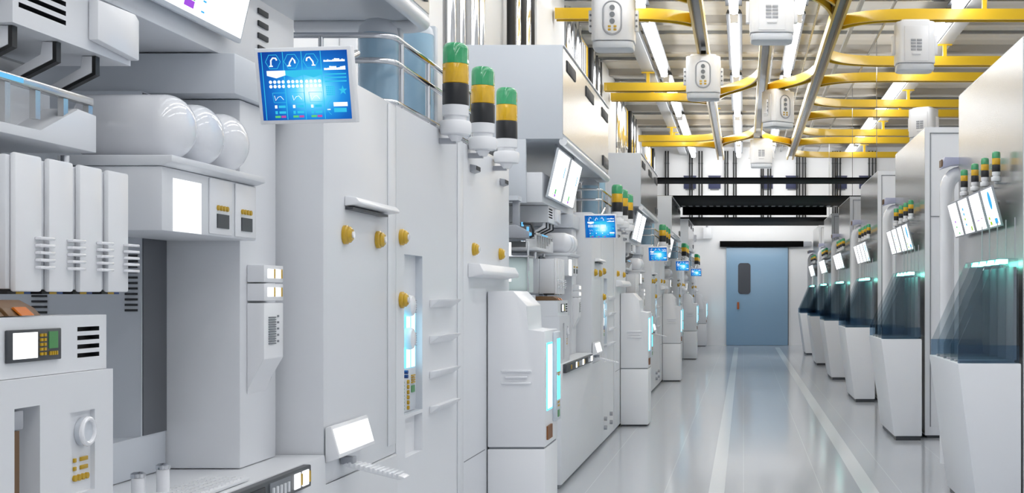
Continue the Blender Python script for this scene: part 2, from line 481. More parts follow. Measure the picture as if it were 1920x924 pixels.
# long wall conduits and lit windows, repeated with the bays
for k in range(4):
    base = 11.4 + BAY * k
    n1 = 'nearest' if k == 0 else ['', 'second', 'third', 'fourth'][k]
    for i, dy in enumerate((0, .5, 1.0, 1.4)):
        y = base + dy; r = .07 if i % 2 == 0 else .045
        t = Thing('conduit_pipe', 'pipe', 'chrome wall conduit, %s of four behind overhead cabinet, %s' % (ordw[i], LB[k + 1]), (RX0 + .12, y, 2.6), 'conduits on the long wall')
        t.part('tube', MB().cyl((RX0 + .12, y, 2.6), (RX0 + .12, y, RZ - .14), r, 'chrome', n=16))
        t.part('coupling', MB().cyl((RX0 + .12, y, 4.55), (RX0 + .12, y, 4.67), r * 1.25, 'conduitgrey', n=16))
        t.part('mounting_clip', B(RX0 + .001, RX0 + .12, y - .02, y + .02, 5.2, 5.24, 'midgrey'))
    for i, dy in enumerate((0, .35, .7, 1.05, 1.35)):
        y = base + 3.2 + dy
        if y > RY1 - .2: continue
        m = 'black' if i % 2 == 0 else 'chrome'; r = .05
        t = Thing('conduit_pipe', 'pipe', '%s wall conduit, %s of five past overhead cabinet, %s' % ('black' if i % 2 == 0 else 'chrome', ordw[i], LB[k + 1]), (RX0 + .1, y, 2.6), 'conduits on the long wall')
        t.part('tube', MB().cyl((RX0 + .1, y, 2.6), (RX0 + .1, y, RZ - .14), r, m, n=16))
        t.part('mounting_clip', B(RX0 + .001, RX0 + .1, y - .02, y + .02, 5.2, 5.24, 'midgrey'))
    if k == 0: continue
    t = Thing('wall_light_panel', 'light panel', 'bright wall window with yellow bars above the %s' % LB[k + 1], (RX0 + .03, base + 2.3, 4.85), 'lit wall windows')
    y0, y1 = base + 1.75, base + 2.95
    t.part('window_frame', MB().recess(RX0 + .002, RX0 + .09, y0, y1, 4.85, 5.78, 'conduitgrey', [(y0 + .06, y1 - .06, 4.9, 5.73, .03, 'yellow', 'windowlit')]))
    mm = MB()
    for q in range(4): mm.box(RX0 + .062, RX0 + .08, y0 + .2 + q * .24, y0 + .225 + q * .24, 4.9, 5.73, 'grey')
    t.part('glazing_bar', mm)
    t.part('yellow_sill_bar', B(RX0 + .062, RX0 + .085, y0 + .06, y1 - .06, 5.0, 5.12, 'yellow'), label='yellow bar')

# lamps
LAMPX = [(-1.47, 'beside the machine side girder'), (-.14, 'over the middle of the aisle'), (.81, 'over the pale floor stripe'), (3.06, 'over the kiosk row')]
ZL = 5.6
fr = 'lamp row'
for li, (x, where) in enumerate(LAMPX):
    starts = [19.0 - 5.3 * 4 + 5.3 * i for i in range(8)]
    for i, y0 in enumerate(starts):
        y1 = min(y0 + 4.8, RY1 - .4)
        if y0 > RY1 - 2: continue
        if i >= 3: lab = 'white tube lamp %s, %s from the end wall' % (where, ordw[7 - i])
        else: lab = 'white tube lamp %s, behind the camera, %s of three' % (where, ordw[i])
        t = Thing('ceiling_lamp', 'lamp', lab, (x, (y0 + y1) / 2, ZL), 'tube lamps under the ceiling')
        t.part('lamp_housing', MB().prism([(x - .12, ZL + .075), (x + .12, ZL + .075), (x + .10, ZL + .13), (x + .05, ZL + .16), (x - .05, ZL + .16), (x - .10, ZL + .13)], 'Y', y0, y1, 'dark'))
        t.part('lamp_tube', MB().cyl((x, y0 + .08, ZL), (x, y1 - .08, ZL), .066, 'tube', n=12))
        for e in (y0 + .04, y1 - .04):
            t.part('end_cap', B(x - .06, x + .06, e - .035, e + .035, ZL - .055, ZL + .074, 'soft'))
        for e in (y0 + 1, y1 - 1):
            t.part('hanger_rod', MB().cyl((x, e, ZL + .16), (x, e, RZ - .001), .01, 'grey', n=6))

# ------------------------------------------------------------------ yellow overhead rails
ZR = EYE + 3.80       # underside of the rails
RH = .15
def sweep(path, o0, o1, z0, z1, m, clips=()):
    """a plate following the path between side offsets o0..o1"""
    mb = MB(); t = bmesh.new(); rings = []
    P = [Vector((x, y, 0)) for x, y in path]
    for i, p in enumerate(P):
        d = (P[min(i + 1, len(P) - 1)] - P[max(i - 1, 0)]).normalized(); nrm = Vector((-d.y, d.x, 0))
        rings.append([t.verts.new(p + nrm * o + Vector((0, 0, z))) for o, z in ((o0, z0), (o1, z0), (o1, z1), (o0, z1))])
    for a, b in zip(rings, rings[1:]):
        for k in range(4): t.faces.new([a[k], a[(k + 1) % 4], b[(k + 1) % 4], b[k]])
    t.faces.new(rings[0]); t.faces.new(rings[-1])
    for cx, sg in clips:      # cut flush against the neighbouring rail
        g_ = list(t.verts) + list(t.edges) + list(t.faces)
        r_ = bmesh.ops.bisect_plane(t, geom=g_, plane_co=(cx, 0, 0), plane_no=(sg, 0, 0), clear_inner=True)
        bmesh.ops.holes_fill(t, edges=[e for e in t.edges if e.is_boundary])
    return mb._merge(t, m)
def bez(p0, p1, p2, p3, n=16):
    out = []
    for i in range(n + 1):
        u = i / n; a, b, c, e = (1 - u) ** 3, 3 * u * (1 - u) ** 2, 3 * u * u * (1 - u), u ** 3
        out.append((a * p0[0] + b * p1[0] + c * p2[0] + e * p3[0], a * p0[1] + b * p1[1] + c * p2[1] + e * p3[1]))
    return out
def rail(label, path, group, hangers=(), zoff=0.0, clips=()):
    mid = path[len(path) // 2]
    z = ZR + zoff
    t = Thing('overhead_rail', 'rail', label, (mid[0], mid[1], z), group)
    for s in (-1, 1):
        t.part('side_plate', sweep(path, s * .076 - .018, s * .076 + .018, z, z + RH, 'yellow', clips))
    t.part('rail_web', sweep(path, -.0575, .0575, z + .1, z + .115, 'web', clips), label='grey web between the plates')
    for x, y in hangers:
        h = t.part('hanger', B(x - .03, x + .03, y - .03, y + .03, z + RH, 5.64, 'yellow'))
        t.part('hanger_flange', B(x - .12, x + .12, y - .04, y + .04, 5.64, 5.658, 'yellow'), h)
XL, XC, XR = -.635, .345, 1.305
rail('long yellow main rail on the machine side of the aisle', [(XL, 10 + i) for i in range(27)], 'main rails', [(XL, 12.0), (XL, 28.5)])
rail('long yellow main rail over the aisle centre', [(XC, 10 + i) for i in range(21)], 'main rails', [(XC, 12.0)])
rail('long yellow main rail on the kiosk side of the aisle', [(XR, 10 + i) for i in range(27)], 'main rails', [(XR, 12.0)])
g = 'cross rails toward the kiosks'
for i, (y, s) in enumerate([(17.75, 1), (21.25, -1), (22.8, 1), (25.95, -1), (27.35, 1), (30.6, -1), (32.1, 1), (35.4, -1)]):
    x0 = XR
    p = bez((x0 - .1, y + s * .85), (x0 + .12, y + s * .3), (x0 + .35, y), (x0 + 1.1, y)) + [(x0 + 1.1 + q * .5, y) for q in range(1, 7)]
    rail('yellow cross rail curving toward the kiosks, %s from the camera' % ordw[i], p, g, [(3.34, y)], clips=[(XR + .102, 1)])
g = 'cross rails toward the machines'
for i, (y, s) in enumerate([(16.2, 1), (17.7, 1), (23.9, -1), (25.1, 1), (31.7, -1), (32.75, 1)]):
    x0 = XL
    p = bez((x0 + .1, y + s * .7), (x0 - .12, y + s * .22), (x0 - .3, y), (x0 - 1.0, y)) + [(x0 - 1.0 - q * .24, y) for q in range(1, 5)]
    rail('yellow cross rail curving toward the machine bays, %s from the camera' % ordw[i - 1] if i else 'yellow cross rail carrying the largest pod over the machine bays', p, g, [(-1.78, y)], clips=[(XL - .102, -1)])
LINKS = []
def on_link(i, x):
    return min(LINKS[i], key=lambda q: abs(q[0] - x))
def link(label, a, b):
    (x0, y0), (x1, y1) = a, b
    P_ = bez((x0, y0), (x0 + .12, y0 + (y1 - y0) * .55), (x1 - .12, y1 - (y1 - y0) * .55), (x1, y1), 20)
    LINKS.append(P_)
    rail(label, bez((x0, y0), (x0 + .12, y0 + (y1 - y0) * .55), (x1 - .12, y1 - (y1 - y0) * .55), (x1, y1), 20), 'curved rail links', clips=[(x0 + .102, 1), (x1 - .102, -1)])
link('curved yellow rail link from machine side rail to centre rail, behind second pod', (XL, 25.6), (XC, 22.2))
link('curved yellow rail link from aisle centre rail to kiosk side rail, above the turned pod', (XC, 24.9), (XR, 21.9))
link('curved yellow rail link from machine side rail to aisle centre rail, beside the farthest pod', (XL, 33.2), (XC, 29.9))
link('curved yellow rail link from aisle centre rail to kiosk side rail, beside the farthest pod', (XC, 30.6), (XR, 33.2))
link('curved yellow rail link from aisle centre rail to kiosk side rail, closest to the camera', (XC, 14.6), (XR, 17.8))

# pods hanging from the rails
def pod(label, x, y, rz, side=False):
    t = Thing('transport_pod', 'pod', label, (x, y, ZR - .01), 'pods on the yellow rails', (0, 0, rz), local=True)
    W, D, H = .27, .2, .70
    pts = roundrect(-W, W, -D, D, .09, 4)
    body = MB()
    body.prism(pts, 'Z', -H + .1, -.03, 'soft', bev=.012)
    b = t.part('body', body)
    p2 = [(q * .96, w * .94) for q, w in pts]
    t.part('bottom_band', MB().prism(p2, 'Z', -H, -H + .099, 'cool', bev=.03))
    t.part('top_cap', MB().prism([(q * .75, w * .75) for q, w in pts], 'Z', -.03, .004, 'soft', bev=.008))
    fp = t.part('front_plate', MB().prism(roundrect(-.1, .1, -.52, -.13, .098), 'Y', -D - .014, -D - .0005, 'soft', bev=.004))
    fr_ = t.part('plate_rim', MB().tube([(a, -D - .008, c) for a, c in roundrect(-.115, .115, -.535, -.115, .11)] + [(.115, -D - .008, -.22)], .008, 'grey', n=6), fp)
    for i in range(3):
        t.part('round_sensor', MB().cyl((0, -D - .014, -.2 - i * .085), (0, -D - .024, -.2 - i * .085), .033, 'midgrey', n=20), fp, 'grey sensor')
    m = MB()
    for a in (-.035, .035):
        for c in (-.435, -.475): t.part('button_key', B(a - .018, a + .018, -D - .02, -D - .014, c - .012, c + .012, 'button'), fp, 'yellow key')
    def grid(nm, T):
        m = MB()
        m.box(-.16, .16, D + .0005, D + .012, -.58, -.1, 'soft', bev=.004)
        for r_ in range(4):
            for c_ in range(2):
                u = -.075 + c_ * .082
                m.box(u, u + .068, D + .012, D + .022, -.3 + r_ * .043 - .14, -.3 + r_ * .043 - .11, 'grey', bev=.003)
        m.box(-.06, .06, D + .012, D + .03, -.5, -.465, 'white', bev=.005)
        m.bm.transform(T)
        t.part(nm, m)
    grid('vent_grille', Matrix.Identity(4))
    if side:
        grid('side_grille', Matrix.Translation((-.07, 0, 0)) @ Matrix.Rotation(pi / 2, 4, 'Z') @ Matrix.Diagonal((.8, 1, 1, 1)))
    for s in (-1, 1):
        m = MB()
        h = t.part('hinge', MB().box(s * W - .0, s * (W + .045), -.05, .05, -.46, -.2, 'soft', bev=.006) if s > 0 else MB().box(-W - .045, -W, -.05, .05, -.46, -.2, 'soft', bev=.006))
        for q in range(3):
            t.part('hinge_pin', MB().cyl((s * (W + .02), -.056, -.26 - q * .07), (s * (W + .02), -.049, -.26 - q * .07), .014, 'midgrey', n=10), h)
    t.part('trolley', B(-.04, .04, -.04, .04, .004, .08, 'dark', bev=.006))
pod('white transport pod with round sensors largest over the machine bays', -1.64, 16.2, 0)
pod('white transport pod with round sensors on the main machine side rail', XL, 20.3, 0)
pod('largest white pod with ribbed grille over the aisle, partly out of view', XC, 15.7, pi)
pod('white transport pod turned cornerwise where rail links meet the centre', *on_link(1, .64), math.radians(38), True)
pod('smallest white transport pod, deepest over the aisle', *on_link(3, .45), pi)
pod('white transport pod with grille under the first cross rail to the kiosks', 2.37, 17.75, pi)
pod('white transport pod half hidden behind the fifth kiosk from the blue door', 3.65, 25.95, pi - .5)

# ------------------------------------------------------------------ machine bays on the long side
F = -1.41
# counter cabinet
t = bay(Thing('counter_cabinet', 'cabinet', 'long white counter cabinet with dark control strip, {b}', (-1.8, 3.6, 0)))
t.part('body', MB().prism([(2.27, .035), (5.187, .035), (5.187, .858), (4.292, .858), (4.292, .965), (2.27, .965)], 'X', -2.2, -1.402, 'white', bev=.006))
t.part('plinth', B(-2.15, -1.43, 2.3, 5.15, 0, .034, 'midgrey'))
st = t.part('control_strip', B(-1.4015, -1.374, 2.34, 4.07, .893, .962, 'dark', bev=.004), label='dark control strip')
for a, b in ((3.915, 3.965), (3.985, 4.04), (3.33, 3.42), (2.9, 2.97)):
    t.part('screen', B(-1.374, -1.371, a, b, .904, .951, 'screen'), st, 'lit white screen')
for a, b in ((3.969, 3.981), (4.045, 4.056), (3.44, 3.48), (2.6, 2.64), (3.02, 3.06)): t.part('button_key', B(-1.374, -1.37, a, b, .91, .945, 'button'), st, 'yellow key')
sl = t.part('slider_plate', B(-1.374, -1.3715, 3.71, 3.88, .902, .953, 'midgrey'), st)
m = MB()
for i in range(5): m.box(-1.3715, -1.367, 3.725 + i * .031, 3.738 + i * .031, .908, .938, 'white')
t.part('slider_key', m, st)
t.part('blank_plate', B(-1.374, -1.3705, 3.55, 3.67, .906, .95, 'slot', bev=.003), st)
t.part('blank_plate', B(-1.374, -1.3705, 3.1, 3.28, .906, .95, 'grey', bev=.003), st)

# console with display on the counter
t = bay(Thing('console_cabinet', 'console', 'squat white console with small lit display standing on the counter, {b}', (-1.7, 2.6, .967)))
lo = t.part('lower_housing', MB().recess(-1.95, -1.425, 2.32, 2.893, .967, 1.334, 'white',
     [(2.502, 2.593, .985, 1.277, .055, 'white', 'cool'), (2.712, 2.8125, 1.075, 1.25, .010, 'white', 'white')]))
t.part('brown_strip', B(-1.455, -1.43, 2.5035, 2.528, .986, 1.232, 'brown'), lo, 'brown strip')
t.part('latch_bracket', B(-1.46, -1.428, 2.5035, 2.54, 1.234, 1.272, 'grey', bev=.003), lo)
pr = t.part('port_ring', MB().torus((-1.420, 2.773, 1.205), (1, 0, 0), .027, .0058, 'tank'), lo)
t.part('port_barrel', MB().lathe([(.023, 0), (.03, 0), (.03, .014), (.023, .014)], (-1.4345, 2.773, 1.205), (1, 0, 0), 'cool'), pr)
m = MB()
for r_ in range(2):
    for a, b in ((2.738, 2.748), (2.766, 2.796)): m.box(-1.435, -1.431, a, b, 1.141 - r_ * .018, 1.150 - r_ * .018, 'button', bev=.001)
for i in range(4): m.cyl((-1.435, 2.743 + i * .0165, 1.107), (-1.43, 2.743 + i * .0165, 1.107), .007, 'button', n=12)
t.part('button_key', m, lo, 'yellow buttons')
up = t.part('upper_housing', MB().recess(-1.95, -1.44, 2.32, 2.893, 1.335, 1.456, 'white',
     [(2.767, 2.861, z - .0048, z + .0048, .02, 'slot', 'black') for z in (1.369, 1.388, 1.407, 1.426)]))
dp = t.part('display_panel', B(-1.4395, -1.433, 2.494, 2.69, 1.366, 1.431, 'dark', bev=.002), label='dark display panel')
t.part('screen', B(-1.433, -1.4315, 2.511, 2.597, 1.373, 1.425, 'screen'), dp, 'lit white screen')
t.part('green_readout', B(-1.433, -1.4315, 2.64, 2.674, 1.39, 1.425, 'green'), dp, 'green readout')
m = MB()
for i in range(5):
    for a in (2.607, 2.62): m.box(-1.433, -1.43, a, a + .008, 1.377 + i * .0096, 1.383 + i * .0096, 'button')
for i in range(4): m.box(-1.433, -1.43, 2.641 + i * .0085, 2.646 + i * .0085, 1.376, 1.384, 'button')
t.part('button_key', m, dp, 'yellow keys')

# amber blocks on the console
for i, (y0, y1, w) in enumerate(((2.39, 2.505, 'nearer the display edge'), (2.52, 2.635, 'nearer the junction boxes'))):
    t = bay(Thing('amber_block', 'block', 'amber wedge block on the console top, %s of two, {b}' % ordw[i], (-1.5, (y0 + y1) / 2, 1.458), 'amber blocks'))
    t.part('wedge', MB().prism([(-1.66, 1.458), (-1.445, 1.458), (-1.46, 1.474), (-1.49, 1.49), (-1.66, 1.49)], 'Y', y0, y1, 'brown', bev=.002))
    t.part('glowing_edge', MB().prism([(-1.441, 1.459), (-1.437, 1.459), (-1.455, 1.476), (-1.459, 1.474)], 'Y', y0 + .03, y0 + .075, 'amber'), label='glowing orange edge')

# rear housing with vent slots
t = bay(Thing('rear_housing', 'machine housing', 'tall grey-white housing with dark vent slots behind the counter, {b}', (-1.98, 3.6, .967)))
t.part('body', MB().prism([(2.905, .967), (3.92, .967), (3.92, 2.1), (3.76, 2.1), (3.76, 1.081), (2.905, 1.081)], 'X', -2.2, -1.768, 'cool', bev=.004))
m = MB()
for i in range(11): m.box(-1.816, -1.779, 3.756, 3.7605, 1.452 + i * .016, 1.4585 + i * .016, 'slot')
t.part('vent_slot', m)
t.part('recess_panel', B(-1.7675, -1.7645, 3.764, 3.916, 1.086, 2.095, 'recessdark'), label='dark grey panel')  # thin dark grey sheet over the side facing the aisle
m = MB()
for i in range(5): m.box(-2.09, -2.045, 3.756, 3.7605, 1.43 + i * .016, 1.4365 + i * .016, 'slot')
t.part('vent_slot', m)

# upper wall unit carrying slots
t = bay(Thing('upper_housing', 'machine housing', 'white upper housing with four dark slots beneath the overhead cabinet, {b}', (-1.9, 3.4, 2.228)))
t.part('body', MB().prism([(2.45, 2.228), (4.288, 2.228), (4.288, 2.282), (4.5, 2.282), (4.5, 2.465), (2.45, 2.465)], 'X', -2.2, -1.58, 'white', bev=.004))
m = MB()
for z in (2.305, 2.345, 2.385, 2.425): m.box(-1.5805, -1.574, 4.16, 4.245, z - .009, z + .009, 'slot', bev=.002)
t.part('vent_slot', m)

# column cabinet with control module
t = bay(Thing('column_cabinet', 'cabinet', 'white column cabinet with wide head and lit control module, {b}', (-1.85, 4.08, .967)))
t.part('body', B(-2.2, -1.545, 3.93, 4.23, .967, 2.1, 'white', bev=.005))
t.part('head', B(-2.2, -1.522, 3.83, 4.288, 2.103, 2.224, 'cool', bev=.004))
cm = t.part('control_module', MB().prism([(-1.5445, 1.475), (-1.49, 1.475), (-1.49, 1.30), (-1.53, 1.235), (-1.5445, 1.19)], 'Y', 3.98, 4.145, 'soft', bev=.003))
m = MB()
for i in range(12): m.box(-1.49, -1.487, 4.015, 4.075, 1.345 + i * .0075, 1.349 + i * .0075, 'midgrey')
for i in range(5): m.box(-1.49, -1.487, 4.09, 4.1, 1.35 + i * .02, 1.356 + i * .02, 'midgrey')
t.part('vent_grille', m, cm)
for z in (1.482, 1.54):
    su = t.part('screen_module', B(-1.5445, -1.49, 3.98, 4.145, z, z + .054, 'soft', bev=.003))
    for a in (4.008, 4.07): t.part('screen', B(-1.49, -1.487, a, a + .046, z + .013, z + .042, 'screen'), su, 'lit white screen')
    for a in (4.057, 4.12): t.part('button_key', B(-1.49, -1.4865, a, a + .0095, z + .013, z + .042, 'button'), su, 'yellow key')

# shelf cabinet under the tanks
t = bay(Thing('shelf_cabinet', 'cabinet', 'white wall shelf cabinet carrying three tanks, lit panel in front, {b}', (-1.63, 3.6, 1.666)))
bd = t.part('body', B(-1.762, -1.494, 3.29, 3.925, 1.666, 1.832, 'white', bev=.004))
t.part('top_lip', MB().prism([(-1.762, 1.833), (-1.494, 1.833), (-1.466, 1.843), (-1.466, 1.86), (-1.762, 1.86)], 'Y', 3.285, 3.925, 'white', bev=.002))
t.part('screen', B(-1.494, -1.4915, 3.352, 3.522, 1.668, 1.806, 'screen'), bd, 'tall lit white panel')
for y in (3.575, 3.757):
    pn = t.part('control_panel', B(-1.494, -1.489, y, y + .155, 1.672, 1.828, 'soft', bev=.002), bd)
for y in (3.615, 3.79):
    m = MB()
    for i in range(4): m.cyl((-1.489, y + .01 + i * .021, 1.747), (-1.484, y + .01 + i * .021, 1.747), .0075, 'button', n=10)
    t.part('button_key', m, bd, 'yellow buttons')
    t.part('dark_readout', B(-1.489, -1.486, y + .004, y + .085, 1.69, 1.73, 'dark'), bd, 'dark readout')

# the three tanks
R_ = .088
for i, (y, w) in enumerate(((3.44, 'closest to the junction boxes'), (3.622, 'in the middle'), (3.804, 'closest to the column'))):
    t = bay(Thing('pressure_tank', 'tank', 'rounded white tank on the shelf, %s, {b}' % w, (-1.62, y, 1.862), 'white tanks on the shelf'))
    prof = [(R_ * .9, 0), (R_, .01), (R_, .215)] + [(R_ * cos(a * pi / 20), .215 + .075 * sin(a * pi / 20)) for a in range(1, 10)] + [(0, .29)]
    t.part('shell', MB().lathe(prof, (-1.765, y, 1.862 + R_), (1, 0, 0), 'tank', n=48))
    t.part('saddle', B(-1.74, -1.56, y - .03, y + .03, 1.8615, 1.868, 'grey'))

# mounting panel and four junction boxes
t = bay(Thing('mounting_panel', 'panel', 'pale mounting panel behind the row of junction boxes, {b}', (-1.9, 2.9, 1.5)))
t.part('panel_body', B(-2.2, -1.632, 2.58, 3.2, 1.515, 1.79, 'cool', bev=.003))
for y in (2.72, 3.17):
    t.part('post', MB().cyl((-1.68, y, 1.79), (-1.68, y, 1.845), .012, 'chrome', n=12))
t.part('cable_bundle', MB().tube([(-1.66, 2.8 + .04 * i, 1.8 + .012 * sin(i * 1.3)) for i in range(10)], .008, 'dark', n=8))
jw = ['first', 'second', 'third', 'fourth']
for i in range(4):
    y = 2.635 + i * .1285
    t = bay(Thing('junction_box', 'junction box', 'slim white ribbed junction box, %s of four in row, {b}' % jw[i], (-1.56, y + .05, 1.507), 'junction boxes'))
    t.part('body', B(-1.63, -1.512, y - .012, y + .088, 1.512, 1.79, 'white', bev=.004))
    t.part('front_cover', B(-1.5115, -1.498, y, y + .1, 1.507, 1.795, 'soft', bev=.005))
    m = MB()
    for q in range(5): m.box(-1.498, -1.484, y + .07, y + .128, 1.555 + q * .0155, 1.562 + q * .0155, 'tank', bev=.002)
    t.part('clip_rib', m)
    t.part('connector_rim', MB().box(-1.6, -1.515, y + .0, y + .03, 1.502, 1.5115, 'black').box(-1.6, -1.515, y + .031, y + .06, 1.502, 1.5115, 'button').box(-1.6, -1.515, y + .061, y + .085, 1.502, 1.5115, 'bluedark'), label='black, yellow and blue connectors')

# feeder rack with railing
t = bay(Thing('feeder_rack', 'rack', 'white feeder rack with blue-lit railing above the junction boxes, {b}', (-1.75, 2.85, 1.85)))
t.part('tray', MB().prism([(2.35, 1.851), (3.166, 1.851), (3.166, 1.943), (3.075, 1.948), (2.915, 1.872), (2.35, 1.872)], 'X', -2.15, -1.6, 'white', bev=.003))
t.part('top_bar', B(-1.62, -1.6, 2.35, 3.155, 1.965, 1.985, 'steel', bev=.004))
t.part('led_bar', B(-1.5995, -1.597, 2.56, 2.84, 1.970, 1.980, 'led'), label='glowing blue strip')  # blue reflection on the top bar, put in as a glowing strip
for y in (2.42, 2.54, 2.66, 2.78, 2.9, 3.02, 3.135):
    t.part('upright', B(-1.618, -1.604, y, y + .02, 1.873 if y < 2.9 else 1.9, 1.9645, 'steel'))
t.part('inner_panel', B(-1.70, -1.68, 2.4, 3.1, 1.873, 1.982, 'white'))
t.part('trough', MB().prism([(-2.1, 2.02)] + [(-1.95 + .2 * sin(a * pi / 16), 2.075 - .075 * cos(a * pi / 16) + .0) for a in range(0, 8)] + [(-1.735, 2.06), (-2.1, 2.08)], 'Y', 2.4, 3.15, 'steel'))

# vented hood with three arms
t = bay(Thing('vent_hood', 'hood', 'white vented hood box with three angled arms under it, {b}', (-1.77, 3.03, 2.09)))
hb = t.part('body', MB().recess(-1.98, -1.58, 2.767, 3.3, 2.09, 2.223, 'white', [(2.79, 2.985, z, z + .011, .03, 'slot', 'slot') for z in (2.128, 2.15, 2.172, 2.194)]))
t.part('raised_panel', MB().prism([(3.085, 2.115), (3.296, 2.102), (3.296, 2.205), (3.275, 2.218), (3.085, 2.213)], 'X', -1.5795, -1.555, 'soft', bev=.004))
for y in (2.795, 2.975, 3.155):
    a = t.part('arm', MB().prism([(-1.606, 2.089), (-1.632, 2.089), (-1.632, 2.058), (-1.712, 2.016), (-1.700, 2.000), (-1.606, 2.048)], 'Y', y, y + .02, 'soft', bev=.002))
    t.part('arm_edge', MB().prism([(-1.6055, 2.089), (-1.6055, 2.0475), (-1.70, 1.9995), (-1.70, 1.991), (-1.597, 2.043), (-1.597, 2.089)], 'Y', y, y + .02, 'black'), a, 'black edge')

# blue dashboard monitor
W, H = .297, .217
t = bay(Thing('dashboard_monitor', 'monitor', 'blue dashboard monitor facing down the aisle, {b}', (-1.263, 3.69, 2.104), rot=(math.radians(10), math.radians(0), math.radians(-9)), local=True, group='blue monitors'))
cs = t.part('casing', B(-W / 2, W / 2, -.003, .022, -H / 2, H / 2, 'soft', bev=.003))
sw, sh = W - .024, H - .022
def uv(u, v): return (-sw / 2 + u * sw, sh / 2 - v * sh)
scr = t.part('screen', B(-sw / 2, sw / 2, -.0042, -.0031, -sh / 2, sh / 2, 'blue'), label='glowing blue screen')
def rc(mb, u0, u1, v0, v1, m):
    x0, z1 = uv(u0, v0); x1, z0 = uv(u1, v1); mb.box(x0, x1, -.0052, -.0043, z0, z1, m)
def poly(mb, pts, m):
    mb.prism([uv(*p) for p in pts], 'Y', -.0052, -.0043, m)
def line(mb, pts, r, m):
    mb.tube([(uv(*p)[0], -.0048, uv(*p)[1]) for p in pts], r, m, n=5)
m = MB()
for u in (.04, .28, .49, .705): rc(m, u - .003, u + .003, 0.005, .995, 'icoC')
for u in (.735, .735): pass
t.part('stripe', m, scr, 'cyan column lines')
arms = [[(-.025, .06), (-.022, -.02), (0, -.055), (.035, -.05), (.045, -.02)], [(-.03, .06), (-.02, .015), (.015, -.05), (.035, -.01), (.04, .03)], [(.03, .06), (.025, .01), (-.01, -.055), (-.04, -.04), (-.045, .0)]]
for i, u in enumerate((.165, .375, .59)):
    a = [(u + .085 * cos(q * pi / 3), .145 + .115 * sin(q * pi / 3)) for q in range(7)]
    m = MB(); line(m, a, .0009, 'icoC'); t.part('hexagon_icon', m, scr)
    m = MB(); line(m, [(u + x, .145 + y) for x, y in arms[i]], .0022, 'icoW')
    x, y = arms[i][0]; rc(m, u + x - .02, u + x + .02, .145 + y - .005, .145 + y + .012, 'icoW')
    t.part('arm_icon_print', m, scr)
for i, c in enumerate(('icoW', 'icoC', 'icoC')):
    u = .085 + i * .21
    m = MB(); poly(m, [(u, .275), (u + .208, .275), (u + .208, .345), (u + .104, .385), (u, .345)], c)
    t.part('banner_print', m, scr)
m = MB()
for c in range(3):
    for q in range(4):
        for v in (.44, .505):
            x, z = uv(.118 + c * .205 + q * .048, v)
            m.cyl((x, -.0043, z), (x, -.0052, z), .0048, 'icoW', n=12)
t.part('dot_print', m, scr)
m = MB()
for c in range(3):
    u = .13 + c * .205
    line(m, [(u, .6), (u + .15, .6), (u + .15, .74), (u + .01, .74), (u, .6)], .0007, 'icoC')
    line(m, [(u + .02, .64), (u + .03, .71), (u + .06, .66), (u + .09, .65), (u + .12, .7)], .0008, 'icoW')
    for v in (.78, .865):
        rc(m, u + .015, u + .04, v, v + .045, 'icoW' if v < .8 else 'icoC'); rc(m, u + .06, u + .135, v + .005, v + .04, 'icoC')
t.part('chart_print', m, scr)
m = MB()
for c in range(3):
    u = .14 + c * .205
    rc(m, u, u + .06, .935, .965, 'icoG'); rc(m, u + .07, u + .12, .935, .965, 'icoP')
t.part('tag_print', m, scr)
m = MB()
import random
random.seed(4)
for v, hh in ((.165, .05), (.285, .06)):
    for q in range(12): rc(m, .735 + q * .02, .752 + q * .02, v - hh * (.4 + .6 * random.random()), v, 'icoW')
for v, c in ((.335, 'icoC'), (.385, 'icoC'), (.44, 'icoC')): rc(m, .735, .975, v, v + .018, c)
for q in range(5):
    for w in range(5): rc(m, .74 + q * .02, .754 + q * .02, .52 + w * .028, .54 + w * .028, 'icoC')
x0 = [(.925 + (.05 if q % 2 == 0 else .02) * cos(-pi / 2 + q * pi / 5), .585 + (.07 if q % 2 == 0 else .028) * sin(-pi / 2 + q * pi / 5)) for q in range(10)]
poly(m, x0, 'icoC')
rc(m, .81, .965, .755, .815, 'icoW'); rc(m, .81, .95, .84, .9, 'icoC'); rc(m, .735, .77, .85, .865, 'icoW')
line(m, [(.80 - .06 * sin(a * .35), .83 - .11 * cos(a * .35)) for a in range(9)], .0007, 'icoC')
t.part('gauge_print', m, scr)
ar = t.part('mount_arm', MB().tube([(0, .022, .0), (-.02, .12, .0), (-.08, .3, .05), (-.11, .58, .10)], .012, 'chrome'), label='chrome arm')
t.part('mount_plate', B(-.03, .03, .022, .03, -.03, .03, 'grey'))

# tall cabinets A B C
def knob(t, y, z, x=F):
    k = t.part('knob', MB().lathe([(.034, 0), (.034, .012), (.029, .016), (.029, .022), (.02, .03), (0, .031)], (x + .0005, y, z), (1, 0, 0), 'knob', n=24), label='yellow knob')
    t.part('knob_cap', MB().cyl((x + .031, y, z), (x + .036, y, z), .012, 'tank', n=16), k)
def hoodhandle(t, y0, y1, z, d=.05, h=.05, m='soft'):
    hd = t.part('pull_handle', MB().prism([(F + .0005, z), (F + d * .75, z - .004), (F + d, z - h * .55), (F + d, z - h * .8), (F + .0005, z - h)], 'Y', y0, y1, m, bev=.004))
    return hd
t = bay(Thing('tall_cabinet', 'cabinet', 'tall flat white cabinet with hooded handle beside blue monitor, {b}', (-1.8, 4.75, .86)))
t.part('body', B(-2.2, F, 4.30, 5.187, .86, 2.27, 'white', bev=.005))
hd = hoodhandle(t, 4.52, 5.05, 1.85, .055, .035)
t.part('grip_strip', B(F + .0005, F + .028, 4.53, 4.98, 1.803, 1.812, 'dark'), hd, 'dark grip strip')
knob(t, 4.52, 1.713); knob(t, 4.926, 1.713)
